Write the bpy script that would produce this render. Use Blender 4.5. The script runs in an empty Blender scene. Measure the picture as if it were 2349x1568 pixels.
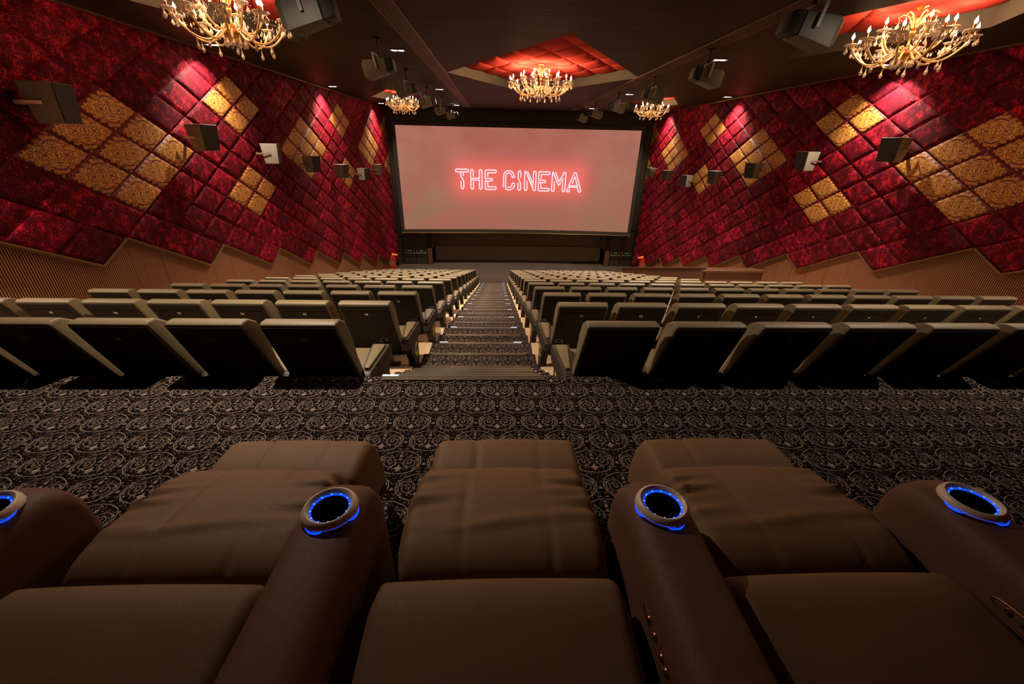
import bpy, bmesh, math, random
from math import sin, cos, pi, radians, sqrt, atan2
from mathutils import Vector, Matrix
from mathutils.geometry import tessellate_polygon
random.seed(7)
S = bpy.context.scene
COL = S.collection

# ------------------------------------------------------------------ camera, world, exposure
CAMZ, F = 1.45, 920.0
yaw, pitch, roll = radians(2.3), radians(26.2), radians(1.25)
fwd = Vector((sin(yaw) * cos(pitch), cos(yaw) * cos(pitch), -sin(pitch)))
rt = Vector((cos(yaw), -sin(yaw), 0)); up = rt.cross(fwd)
r2 = cos(roll) * rt + sin(roll) * up; u2 = -sin(roll) * rt + cos(roll) * up
cam = bpy.data.objects.new('camera', bpy.data.cameras.new('camera')); COL.objects.link(cam)
cam.matrix_world = Matrix(((r2.x, u2.x, -fwd.x, 0), (r2.y, u2.y, -fwd.y, 0), (r2.z, u2.z, -fwd.z, CAMZ), (0, 0, 0, 1)))
cam.data.sensor_width = 36.0; cam.data.lens = F / 2349 * 36; cam.data.clip_start = .02; cam.data.clip_end = 200
S.camera = cam
W = bpy.data.worlds.new('world'); S.world = W; W.use_nodes = True
W.node_tree.nodes['Background'].inputs[0].default_value = (.02, .012, .008, 1)
W.node_tree.nodes['Background'].inputs[1].default_value = .15
S.view_settings.view_transform = 'Standard'; S.view_settings.look = 'None'
S.view_settings.gamma = 1; S.view_settings.use_curve_mapping = False
S.view_settings.exposure = 0.0
S.cycles.use_denoising = True
S.cycles.sample_clamp_indirect = 3.0; S.cycles.sample_clamp_direct = 20
S.cycles.use_adaptive_sampling = True; S.cycles.adaptive_threshold = .03
S.cycles.max_bounces = 5; S.cycles.diffuse_bounces = 3; S.cycles.glossy_bounces = 3; S.cycles.transmission_bounces = 4
S.cycles.caustics_reflective = False; S.cycles.caustics_refractive = False

P_CHAND = 12.0      # watts of each chandelier point source (small ones)
P_CHAND_C = 52.0
P_WASH = 740.0      # wall washer spots
P_DOWN = 2300.0      # ceiling spots
WARM = (1.0, .62, .32)
WARM2 = (1.0, .80, .62)

# ------------------------------------------------------------------ node helpers
def mat(name, base=(.5, .5, .5), rough=.5, metal=0.0, **kw):
    m = bpy.data.materials.new(name); m.use_nodes = True
    b = m.node_tree.nodes['Principled BSDF']
    b.inputs['Base Color'].default_value = (*base, 1); b.inputs['Roughness'].default_value = rough
    b.inputs['Metallic'].default_value = metal
    for k, v in kw.items():
        b.inputs[k.replace('_', ' ')].default_value = (*v, 1) if isinstance(v, tuple) else v
    return m
class NG:
    def __init__(s, m): s.m = m; s.nt = m.node_tree; s.b = m.node_tree.nodes['Principled BSDF']
    def n(s, t, **kw):
        x = s.nt.nodes.new(t)
        for k, v in kw.items(): setattr(x, k, v)
        return x
    def put(s, sock, v):
        if isinstance(v, bpy.types.NodeSocket): s.nt.links.new(v, sock)
        elif isinstance(v, tuple) and len(v) == 3 and sock.type == 'RGBA': sock.default_value = (*v, 1)
        else: sock.default_value = v
    def math(s, op, a, b=0.0, c=0.0, clamp=False):
        x = s.n('ShaderNodeMath', operation=op); x.use_clamp = clamp
        s.put(x.inputs[0], a); s.put(x.inputs[1], b); s.put(x.inputs[2], c); return x.outputs[0]
    def sep(s, v):
        x = s.n('ShaderNodeSeparateXYZ'); s.put(x.inputs[0], v); return x.outputs
    def comb(s, a, b, c=0.0):
        x = s.n('ShaderNodeCombineXYZ'); s.put(x.inputs[0], a); s.put(x.inputs[1], b); s.put(x.inputs[2], c); return x.outputs[0]
    def noise(s, vec, scale, detail=2.0, rough=.5, dist=0.0):
        x = s.n('ShaderNodeTexNoise'); s.put(x.inputs['Vector'], vec); x.inputs['Scale'].default_value = scale
        x.inputs['Detail'].default_value = detail; x.inputs['Roughness'].default_value = rough
        x.inputs['Distortion'].default_value = dist; return x.outputs[0]
    def ramp(s, v, a, b, lo=0.0, hi=1.0):
        x = s.n('ShaderNodeMapRange'); x.interpolation_type = 'SMOOTHSTEP'; s.put(x.inputs[0], v)
        x.inputs[1].default_value = a; x.inputs[2].default_value = b; x.inputs[3].default_value = lo; x.inputs[4].default_value = hi
        return x.outputs[0]
    def mix(s, f, a, b):
        x = s.n('ShaderNodeMix', data_type='RGBA'); s.put(x.inputs[0], f); s.put(x.inputs[6], a); s.put(x.inputs[7], b)
        return x.outputs[2]
    def bump(s, h, strength=.3, dist=.01):
        x = s.n('ShaderNodeBump'); x.inputs['Strength'].default_value = strength; x.inputs['Distance'].default_value = dist
        s.put(x.inputs['Height'], h); s.nt.links.new(x.outputs[0], s.b.inputs['Normal'])
    def co(s, kind='Object'):
        return s.n('ShaderNodeTexCoord').outputs[kind]
    def pos(s): return s.n('ShaderNodeNewGeometry').outputs['Position']
    def mapping(s, v, scale=(1, 1, 1), loc=(0, 0, 0)):
        x = s.n('ShaderNodeMapping'); s.put(x.inputs[0], v); x.inputs['Scale'].default_value = scale; x.inputs['Location'].default_value = loc
        return x.outputs[0]

def emis(name, col, strength, sample=True):
    m = mat(name, (0, 0, 0), .5); b = m.node_tree.nodes['Principled BSDF']
    b.inputs['Emission Color'].default_value = (*col, 1); b.inputs['Emission Strength'].default_value = strength
    if not sample: m.cycles.emission_sampling = 'NONE'
    return m

M = {}
def velvet(name='crushed_velvet', dark=(.050, .0005, .0050), lite=(.64, .014, .046), amt=1.0):
    m = mat(name, dark, .6, Sheen_Weight=.3, Sheen_Roughness=.4, Specular_IOR_Level=.12); g = NG(m)
    m.node_tree.nodes['Principled BSDF'].inputs['Sheen Tint'].default_value = (1, .03, .05, 1)
    p = g.mapping(g.pos(), (1, 1, .6))
    nap = g.n('ShaderNodeAttribute', attribute_name='nap').outputs['Fac']     # direction the pile was brushed, cushion by cushion
    n1 = g.noise(p, 60, 5, .85, .6); n2 = g.noise(g.pos(), 6.5, 3, .65)
    f = g.math('ADD', n1, g.math('MULTIPLY', g.math('SUBTRACT', n2, .5), .50))
    f = g.math('ADD', f, g.math('MULTIPLY', g.math('SUBTRACT', nap, .5), .06))
    f = g.ramp(f, .53, .66, 0, amt)
    dk = g.mix(nap, (dark[0] * .75, dark[1] * .75, dark[2] * .75), (dark[0] * 1.3, dark[1] * 1.3, dark[2] * 1.3)); dark = dk
    g.put(g.b.inputs['Base Color'], g.mix(f, dark, lite))  # flecks of crushed pile, their bright glints put into the lighter colour
    g.put(g.b.inputs['Sheen Weight'], g.ramp(f, 0, 1, .08, .5))
    g.put(g.b.inputs['Roughness'], g.ramp(f, 0, 1, .75, .42))
    g.bump(n1, .3, .02)
    return m
M['velvet'] = velvet()
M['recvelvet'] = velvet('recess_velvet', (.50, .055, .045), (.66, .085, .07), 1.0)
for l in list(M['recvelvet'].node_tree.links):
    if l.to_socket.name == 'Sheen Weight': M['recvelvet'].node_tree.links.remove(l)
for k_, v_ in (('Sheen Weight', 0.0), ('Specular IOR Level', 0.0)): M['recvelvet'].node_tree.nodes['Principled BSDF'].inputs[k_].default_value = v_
def damask_mat():
    m = mat('gold_damask', (.5, .3, .05), .5); g = NG(m)
    uv = g.sep(g.co('UV')); u = g.math('MULTIPLY_ADD', uv[0], 2.0, -1.0); v = g.math('MULTIPLY_ADD', uv[1], 2.0, -1.0)
    au = g.math('ABSOLUTE', u); av = g.math('ABSOLUTE', v)
    q = g.comb(g.math('MULTIPLY', au, .567), g.math('MULTIPLY', av, .42))
    e1 = g.noise(q, 17, 1, .5); s = g.math('ADD', au, av)
    # scalloped leaf edge: rounded lobes along the border of the motif
    lob = g.math('ABSOLUTE', g.math('SINE', g.math('MULTIPLY', g.math('SUBTRACT', au, g.math('MULTIPLY', av, .9)), 9.5)))
    lim = g.math('ADD', g.math('MULTIPLY', lob, .15), g.math('MULTIPLY', e1, .22))
    body = g.ramp(g.math('SUBTRACT', s, lim), .675, .66)
    body = g.math('MULTIPLY', body, g.ramp(g.math('ADD', au, g.math('MULTIPLY', e1, .2)), .90, .885))
    d = g.math('SUBTRACT', av, g.math('SUBTRACT', .60, g.math('MULTIPLY', g.math('POWER', au, 2.0), 3.0)))
    cres = g.math('MAXIMUM', g.ramp(g.math('ABSOLUTE', d), .030, .045), g.ramp(au, .22, .26))
    n1 = g.noise(q, 21, 1.0, .5, 1.2); l1 = g.ramp(g.math('ABSOLUTE', g.math('SUBTRACT', n1, .5)), .030, .050)
    n2 = g.noise(g.mapping(q, (1, 1, 1), (3, 5, 0)), 44, 1.0, .5, .9); l2 = g.ramp(g.math('ABSOLUTE', g.math('SUBTRACT', n2, .52)), .020, .042)
    # curled scrolls left and right of the centre
    def scroll(cx, cy, R, w0, sc):
        dx = g.math('SUBTRACT', g.math('MULTIPLY', au, .567), cx); dy = g.math('SUBTRACT', g.math('MULTIPLY', av, .305), cy)
        rr = g.math('SQRT', g.math('ADD', g.math('MULTIPLY', dx, dx), g.math('MULTIPLY', dy, dy)))
        ph = g.math('ADD', g.math('MULTIPLY', rr, sc), g.math('ARCTAN2', dy, dx))
        return g.math('SUBTRACT', 1.0, g.math('MULTIPLY', g.ramp(g.math('SINE', ph), .72, .9), g.ramp(rr, R, R - .008)))
    sc1 = scroll(.165, .075, .075, 0, 150.0)
    st = g.math('ADD', g.math('SQRT', au), g.math('SQRT', g.math('MULTIPLY', av, .8)))
    l3 = g.ramp(g.math('ABSOLUTE', g.math('SUBTRACT', st, .60)), .010, .022)
    l4 = g.ramp(g.math('ABSOLUTE', g.math('SUBTRACT', g.noise(g.mapping(q, (1, 1, 1), (9, 2, 0)), 30, 1.0, .5, 1.5), .48)), .014, .03)
    f = g.math('MULTIPLY', g.math('MULTIPLY', body, cres), g.math('MULTIPLY', g.math('MULTIPLY', l1, sc1), g.math('MULTIPLY', l2, g.math('MULTIPLY', l3, l4))))
    fleck = g.noise(g.mapping(g.pos(), (1, 1, .6)), 60, 3, .7)  # fine random flecks that vary the red and gold tones
    g.put(g.b.inputs['Base Color'], g.mix(f, g.mix(g.ramp(fleck, .5, .68), (.085, .0008, .004), (.36, .008, .018)), g.mix(g.ramp(fleck, .4, .6), (.70, .36, .05), (.92, .52, .09))))
    g.put(g.b.inputs['Roughness'], g.ramp(f, 0, 1, .6, .45)); g.bump(f, .3, .004)
    return m
M['damask'] = damask_mat()
def carpet():
    m = mat('damask_carpet', (.03, .02, .02), 1.0, Specular_IOR_Level=.0); g = NG(m); x, y, z = g.sep(g.pos())
    px, py = .246, .165
    r = g.math('DIVIDE', y, py); row = g.math('FLOOR', r); v = g.math('MULTIPLY', g.math('SUBTRACT', g.math('SUBTRACT', r, row), .5), py)
    sh = g.math('MULTIPLY', g.math('FLOORED_MODULO', row, 2.0), .5)
    c = g.math('ADD', g.math('DIVIDE', x, px), sh)
    u = g.math('MULTIPLY', g.math('SUBTRACT', g.math('FRACT', c), .5), px); au = g.math('ABSOLUTE', u)
    rad = g.math('SQRT', g.math('ADD', g.math('MULTIPLY', u, u), g.math('MULTIPLY', g.math('MULTIPLY', v, v), 1.7)))
    ring = g.ramp(g.math('ABSOLUTE', g.math('SUBTRACT', rad, .106)), .0028, .0014)
    dx = g.math('SUBTRACT', au, .052); dy = g.math('SUBTRACT', v, -.004)
    rr = g.math('SQRT', g.math('ADD', g.math('MULTIPLY', dx, dx), g.math('MULTIPLY', dy, dy)))
    ang = g.math('ARCTAN2', dy, dx)
    ph = g.math('ADD', g.math('MULTIPLY', rr, 330.0), ang)
    spiral = g.math('MULTIPLY', g.ramp(g.math('SINE', ph), .80, .92), g.ramp(rr, .047, .043))
    q = g.comb(au, v)
    n1 = g.noise(q, 46, 1.5, .55, .8); l1 = g.ramp(g.math('ABSOLUTE', g.math('SUBTRACT', n1, .5)), .035, .02)
    l1 = g.math('MULTIPLY', l1, g.ramp(g.noise(q, 70, 1, .5), .42, .5))
    star = g.ramp(g.math('ADD', g.math('SQRT', au), g.math('SQRT', g.math('ABSOLUTE', g.math('ADD', v, .045)))), .19, .17)
    f = g.math('MAXIMUM', g.math('MAXIMUM', ring, spiral), g.math('MAXIMUM', l1, star))
    pile = g.noise(g.pos(), 420, 2, .6)
    dark = g.mix(g.noise(g.pos(), 9, 2), (.004, .0028, .003), (.009, .0065, .0065))
    lite = g.mix(pile, (.185, .142, .115), (.34, .265, .22))
    g.put(g.b.inputs['Base Color'], g.mix(f, dark, lite)); g.bump(g.math('ADD', pile, f), .5, .003)
    return m
M['carpet'] = carpet()
def leather(name, c1, c2, rough):
    m = mat(name, c1, rough); g = NG(m); o = g.co('Object')
    n = g.noise(o, 260, 2, .6); w = g.noise(o, 3.5, 3, .55)
    g.put(g.b.inputs['Base Color'], g.mix(w, c1, c2)); g.put(g.b.inputs['Roughness'], g.ramp(n, .3, .7, rough - .06, rough + .1))
    g.bump(g.math('ADD', g.math('MULTIPLY', n, .12), w), .25, .012); return m
M['leather'] = leather('seat_leather', (.165, .128, .070), (.205, .158, .086), .52)
M['rleather'] = leather('recliner_leather', (.185, .098, .042), (.225, .12, .054), .68)
M['armleather'] = leather('recliner_arm_leather', (.155, .075, .045), (.19, .092, .055), .62)
M['shell'] = mat('black_seat_shell', (.020, .017, .013), .7, Specular_IOR_Level=.2)
M['dark'] = mat('black_plastic', (.016, .013, .010), .45)
M['armplastic'] = mat('dark_brown_armrest', (.045, .034, .022), .5)
M['badge'] = mat('brushed_badge', (.7, .62, .5), .3, .9)
M['yellow'] = mat('yellow_letter', (.85, .62, .07), .6)
M['blackmetal'] = mat('black_metal', (.02, .018, .016), .4, .6)
M['steel'] = mat('satin_steel', (.62, .55, .46), .3, .9)
M['bronze'] = mat('bronze_trim', (.42, .27, .12), .3, .85)
M['nosing'] = mat('stair_nosing_metal', (.15, .122, .09), .45, .6)
M['spk_white'] = mat('pale_speaker_box', (.52, .46, .38), .5)
M['spk_grey'] = mat('grey_speaker_box', (.10, .088, .066), .55)
M['spk_mid'] = mat('stone_grey_speaker_box', (.25, .225, .185), .5)
M['grille'] = mat('speaker_grille', (.014, .012, .009), .75)
M['rec_side'] = mat('recess_fabric', (.075, .062, .045), .9)
M['masking'] = mat('black_masking', (.022, .016, .010), .9)
M['red_paint'] = mat('red_paint', (.62, .035, .012), .4)
M['orange'] = mat('orange_beacon', (.95, .22, .04), .35)
M['glass_pale'] = mat('pale_window', (.55, .42, .28), .15)
M['black'] = mat('painted_hole_shade', (.002, .002, .002), 1.0, Specular_IOR_Level=0.0)
M['stage'] = mat('stage_fabric', (.17, .135, .08), .9)
M['door'] = mat('dark_door', (.030, .020, .012), .55)
M['skirting'] = mat('black_skirting', (.01, .008, .006), .4)
def wood(name, c1, c2, groove=0.0, rough=.45):
    m = mat(name, c1, rough); g = NG(m); x, y, z = g.sep(g.pos())
    n = g.noise(g.mapping(g.pos(), (6, 6, .7)), 5, 4, .6)
    c = g.mix(n, c1, c2)
    if groove:
        s = g.math('SINE', g.math('MULTIPLY', g.math('ADD', y, x), 2 * pi / groove)); k = g.ramp(s, -.35, .25)
        pan = g.math('FRACT', g.math('DIVIDE', y, .62)); k2 = g.ramp(pan, .0, .02)
        c = g.mix(g.math('MULTIPLY', k, k2), (.010, .0035, .002), c); g.bump(k, .5, .006)
    g.put(g.b.inputs['Base Color'], c); return m
M['woodwall'] = wood('slatted_wood_panel', (.38, .16, .07), (.48, .21, .095), .0325)
M['wood'] = wood('red_brown_wood', (.085, .034, .016), (.12, .048, .024))
def ceil_mat(name, c1, c2):
    m = mat(name, c1, .5, Specular_IOR_Level=.08); g = NG(m)
    n = g.noise(g.mapping(g.pos(), (.25, 9, 1)), 2.4, 5, .65); n2 = g.noise(g.mapping(g.pos(), (.4, 42, 1)), 2.0, 2, .5)
    g.put(g.b.inputs['Base Color'], g.mix(g.ramp(g.math('ADD', n, g.math('MULTIPLY', n2, .4)), .45, .95), c1, c2))
    g.put(g.b.inputs['Roughness'], g.ramp(n, .3, .7, .46, .62)); g.bump(g.math('ADD', n, n2), .12, .01)
    # groove lines between the ceiling boards
    return m
M['ceiling'] = ceil_mat('dark_wood_ceiling', (.017, .0135, .0055), (.042, .031, .013))
M['slotwood'] = mat('slot_edging', (.17, .085, .045), .5)
M['slot'] = mat('ceiling_slot', (.02, .011, .006), .5)
def platform_mat():
    m = mat('beige_vinyl_floor', (.50, .36, .22), .55); g = NG(m)
    n = g.noise(g.pos(), 60, 3, .6); g.put(g.b.inputs['Base Color'], g.mix(n, (.55, .38, .22), (.70, .50, .30))); return m
M['platform'] = platform_mat()
M['bulb'] = emis('flame_bulb', (1, .78, .46), 20, False)
M['brass'] = mat('gilded_glass_arm', (.98, .70, .36), .16, .1)
M['gold'] = mat('polished_gold', (.85, .50, .12), .22, 1.0)
M['crystal'] = mat('cut_crystal', (1, .93, .82), .14, 0, Transmission_Weight=.12, IOR=1.6, Specular_IOR_Level=1.0)
M['lamp'] = emis('lamp_lens', (1, .88, .72), 30, False)
M['blue'] = emis('blue_led', (.003, .07, 1), 1.15)
M['bluehot'] = emis('blue_led_hot', (.12, .55, 1), 1.3)
M['ringmetal'] = mat('satin_ring', (1.0, .84, .64), .45, 0, Specular_IOR_Level=.9)
M['copper'] = mat('copper_switch', (.5, .22, .10), .3, .9)
M['stepled'] = emis('step_led', (.70, .88, 1), 1.3)
M['green'] = emis('green_sign', (.03, .32, .10), .35, False)

# ------------------------------------------------------------------ mesh helpers
class MB:
    def __init__(s): s.v = []; s.f = []; s.uv = []; s.nap = []
    def quadgrid(s, fn, nu, nv, closeu=False, closev=False):
        o = len(s.v); cu = nu if closeu else nu + 1; cv = nv if closev else nv + 1
        for i in range(cu):
            for j in range(cv): s.v.append(fn(i / nu, j / nv))
        for i in range(nu):
            for j in range(nv):
                a = o + (i % cu) * cv + j % cv; b = o + ((i + 1) % cu) * cv + j % cv
                c = o + ((i + 1) % cu) * cv + (j + 1) % cv; d = o + (i % cu) * cv + (j + 1) % cv
                s.f.append((a, b, c, d))
        return s
    def box(s, x0, x1, y0, y1, z0, z1):
        o = len(s.v)
        s.v += [(x0, y0, z0), (x1, y0, z0), (x1, y1, z0), (x0, y1, z0), (x0, y0, z1), (x1, y0, z1), (x1, y1, z1), (x0, y1, z1)]
        s.f += [tuple(o + k for k in q) for q in ((0, 3, 2, 1), (4, 5, 6, 7), (0, 1, 5, 4), (1, 2, 6, 5), (2, 3, 7, 6), (3, 0, 4, 7))]
        return s
    def prism(s, poly, a, b, fn):
        """poly = 2d points, extruded from a to b; fn(p, t) gives the 3d point"""
        o = len(s.v); n = len(poly)
        s.v += [fn(p, a) for p in poly] + [fn(p, b) for p in poly]
        s.f.append(tuple(range(o + n - 1, o - 1, -1))); s.f.append(tuple(range(o + n, o + 2 * n)))
        for i in range(n): s.f.append((o + i, o + (i + 1) % n, o + n + (i + 1) % n, o + n + i))
        return s
    def tube(s, pts, r, n=8, caps=True):
        o = len(s.v); P = [Vector(p) for p in pts]; m = len(P); ref = Vector((.013, .021, 1))
        R = r if isinstance(r, (list, tuple)) else [r] * m
        for i, p in enumerate(P):
            t = (P[min(i + 1, m - 1)] - P[max(i - 1, 0)]).normalized()
            a = t.cross(ref); a = a.normalized() if a.length > 1e-3 else t.cross(Vector((1, 0, 0))).normalized(); b = t.cross(a)
            for k in range(n):
                an = 2 * pi * k / n; s.v.append(tuple(p + R[i] * (cos(an) * a + sin(an) * b)))
        for i in range(m - 1):
            for k in range(n): s.f.append((o + i * n + k, o + i * n + (k + 1) % n, o + (i + 1) * n + (k + 1) % n, o + (i + 1) * n + k))
        if caps: s.f.append(tuple(o + k for k in range(n - 1, -1, -1))); s.f.append(tuple(o + (m - 1) * n + k for k in range(n)))
        return s
    def lathe(s, prof, n=16, c=(0, 0, 0), scal=0.0, k=0):
        o = len(s.v); m = len(prof)
        for i in range(n):
            a = 2 * pi * i / n; w = 1 + scal * cos(k * a)
            for r, z in prof: s.v.append((c[0] + r * w * cos(a), c[1] + r * w * sin(a), c[2] + z))
        for i in range(n):
            for j in range(m - 1): s.f.append((o + i * m + j, o + ((i + 1) % n) * m + j, o + ((i + 1) % n) * m + j + 1, o + i * m + j + 1))
        return s
    def mesh(s, name, material, smooth=True, bevel=0.0, seg=2, angle=40):
        me = bpy.data.meshes.new(name); me.from_pydata(s.v, [], s.f)
        bm = bmesh.new(); bm.from_mesh(me)
        bmesh.ops.remove_doubles(bm, verts=bm.verts, dist=1e-6)
        bmesh.ops.recalc_face_normals(bm, faces=bm.faces)
        if bevel:
            ed = [e for e in bm.edges if len(e.link_faces) == 2 and e.calc_face_angle(0) > radians(28)]
            bmesh.ops.bevel(bm, geom=ed, offset=bevel, segments=seg, affect='EDGES', profile=.6, clamp_overlap=True)
        bm.to_mesh(me); bm.free()
        me.materials.append(material)
        if smooth:
            me.shade_smooth()
            try: me.set_sharp_from_angle(angle=radians(angle))
            except Exception: pass
        return me
def link(name, me, parent=None, loc=None, rot=None):
    o = bpy.data.objects.new(name, me); COL.objects.link(o)
    if parent: o.parent = parent
    if loc is not None: o.location = loc
    if rot is not None: o.rotation_euler = rot
    return o
def tag(o, label, cat, group=None):
    o['label'] = label; o['category'] = cat
    if group: o['group'] = group
    return o
def thing(name, label, cat, loc=(0, 0, 0), rot=(0, 0, 0), group=None):
    return tag(link(name, None, None, loc, rot), label, cat, group)
def struct(name, me, parent=None):
    o = link(name, me, parent)
    if parent is None: o['kind'] = 'structure'
    return o
def copy_tree(src, parent=None):
    c = src.copy(); COL.objects.link(c); c.parent = parent
    for ch in src.children: copy_tree(ch, c)
    return c
def box(x0, x1, y0, y1, z0, z1): return MB().box(x0, x1, y0, y1, z0, z1)
TXT = {}
def text_mesh(txt, size, m, depth=.001):
    k = (txt, size, m.name)
    if k not in TXT:
        cu = bpy.data.curves.new('t', 'FONT'); cu.body = txt; cu.size = size; cu.extrude = depth
        cu.align_x = 'CENTER'; cu.align_y = 'CENTER'; cu.offset = size * .03; cu.resolution_u = 3
        o = bpy.data.objects.new('t', cu); COL.objects.link(o)
        bpy.context.view_layer.update()
        me = bpy.data.meshes.new_from_object(o.evaluated_get(bpy.context.evaluated_depsgraph_get()))
        bpy.data.objects.remove(o); me.materials.clear(); me.materials.append(m); TXT[k] = me
    return TXT[k]

# ------------------------------------------------------------------ room dimensions
XL, XR = -6.0, 8.4           # faces of the padded side walls
WL, WR = -6.14, 8.54         # slatted wood behind the padding
ZC = 3.08                    # ceiling
Y0, Y1 = -1.6, 24.6          # back of the room, front wall
NR, D, RISE = 14, 1.24, .33
YB = 2.47                    # back line of row B's platform
YS = 2.40                    # edge of the cross aisle
def zf(n): return -.67 - RISE * n
ZF = -5.29                   # floor before the screen
CL, CR = -.89, .46           # carpeted stairs

# floor of the cross aisle (carpet)
struct('floor', box(WL, WR, Y0, YS, -.9, 0).mesh('floor', M['carpet'], False))
# carpeted stair treads between the two blocks of seats
st = MB()
YE = [YS, 2.71, 3.04, 3.37, 3.71]; ZT = [0, -.1675, -.335, -.5025, -.67]
for i in range(1, 5): st.box(CL, CR, YE[i - 1], YE[i], ZT[i] - 1.2, ZT[i])
treads = [(YE[i], ZT[i]) for i in range(5)]
for n in range(0, NR):
    ya = 3.71 + D * n
    st.box(CL, CR, ya, ya + .61, -6.2, zf(n) - .165); treads.append((ya + .61, zf(n) - .165))
    if n < NR - 1:
        st.box(CL, CR, ya + .61, ya + D, -6.2, zf(n + 1)); treads.append((ya + D, zf(n + 1)))
stair = struct('floor_stairs', st.mesh('floor_stairs', M['carpet'], False, .012, 1))
struct('floor_front', box(WL, WR, 3.71 + D * 13 + .61 - .6, 26.1, -6.3, ZF).mesh('floor_front', M['carpet'], False))
for side, x0, x1 in (('left', WL, CL), ('right', CR, WR)):
    p = MB()
    for n in range(NR):
        xe = x1 if not (side == 'right' and n > 6) else 5.72
        p.box(x0, xe, (YS if n == 0 else 2.47 + D * n), 2.47 + D * (n + 1), zf(n) - 1.0, zf(n))
    if side == 'right':
        for n in range(7, 14): p.box(5.72, WR, 2.47 + D * n, 2.47 + D * (n + 1), ZF - .6, max(ZF + .01, zf(n) - .6))
    struct('floor_' + side, p.mesh('floor_' + side, M['platform'], False))
# metal nosings, lit at both ends on every other step
def nosing(y, z, x0, x1, lit, label):
    o = thing('stair_nosing', label, 'stair nosing', (0, y, z), group='metal nosings on the stairs')
    link('strip', box(x0, x1, -.055, -.038, .0005, .009).box(x0, x1, -.034, -.017, .0005, .009).box(x0, x1, -.013, .004, .0005, .009).box(x0, x1, -.055, .004, .0002, .004).box(x0, x1, .0, .006, -.03, .006).mesh('strip', M['nosing'], True, .002, 1), o)
    if lit:
        for xa in ((x0, x1 - .11) if y > 3 else (x0,)):
            link('step_light', box(xa, xa + .11, -.010, .0072, .0092, .0115).mesh('step_light', M['stepled'], False), o)
ordn = ['first', 'second', 'third', 'fourth', 'fifth', 'sixth', 'seventh', 'eighth', 'ninth', 'tenth', 'eleventh', 'twelfth', 'thirteenth', 'fourteenth']
k = 0
for i, (y, z) in enumerate(treads[:-1]):
    lit = (i == 0) or (i >= 6 and i % 2 == 0)
    if i == 0: lab = 'wide metal stair edge at the cross aisle, white light at its left end'
    elif i <= 4: lab = 'metal stair edge, %s step down in the first close flight' % ordn[i - 1]
    elif lit: lab = 'metal stair edge with white end lights, %s lit step going down' % ordn[(i - 6) // 2]
    else: lab = 'plain unlit metal stair edge, %s plain step going down' % ordn[(i - 5) // 2]
    nosing(y, z, -.79, .33, lit, lab)

# ------------------------------------------------------------------ padded diamond walls
pp, qq, ZW = .567, .305, 1.20
def jb(i):
    k, r = divmod(i - 2, 4); return [-7, -6, -7, -8][r] - 2 * k
def is_gold(i, j):
    m, r = divmod(i + 6, 12); d = r - 6
    a, b = (d + j) / 2, (d - j) / 2
    if abs(a) <= 1 and abs(b) <= 1 and float(a).is_integer(): return 2 * m
    for c, s in ((6, 1), (-6, -1)):
        for jc in (3, -3):
            if abs(d - c) + abs(j - jc) == 1: return (2 * m + s) * 10 + (1 if jc > 0 else 2) + 1000
    return None
def pad_cell(mb, i, j, yc0, X, sgn, n, pad=.045, uv=None):
    nap = random.random()
    """one padded rhombus; sgn = direction of the room"""
    o = len(mb.v)
    for a in range(n + 1):
        for b in range(n + 1):
            s, t = 2 * a / n - 1, 2 * b / n - 1
            s = math.copysign(abs(s) ** .5, s); t = math.copysign(abs(t) ** .5, t)
            dy, dz = (s + t) / 2, (s - t) / 2
            h = pad * (1 - abs(s) ** 9) ** .5 * (1 - abs(t) ** 9) ** .5
            y = yc0 + pp * (i + dy); z = ZW + qq * (j + dz)
            y = min(max(y, Y0 + .02), 24.38); z = min(z, ZC - .006)
            mb.v.append((X + sgn * (h - pad), y, z)); mb.uv.append(((dy + 1) / 2, (dz + 1) / 2)); mb.nap.append(nap)
    for a in range(n):
        for b in range(n):
            q = o + a * (n + 1) + b; f = (q, q + n + 1, q + n + 2, q + 1)
            ys = [mb.v[w][1] for w in f]; zs = [mb.v[w][2] for w in f]
            if max(ys) - min(ys) < 1e-4 or max(zs) - min(zs) < 1e-4: continue
            mb.f.append(f if sgn < 0 else f[::-1])
def mesh_uv(mb, name, m):
    me = bpy.data.meshes.new(name); me.from_pydata(mb.v, [], mb.f); me.materials.append(m)
    if mb.nap: me.attributes.new('nap', 'FLOAT', 'POINT').data.foreach_set('value', mb.nap)
    ul = me.uv_layers.new(name='uv')
    for l in me.loops: ul.data[l.index].uv = mb.uv[l.vertex_index]
    me.shade_smooth(); return me
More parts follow.
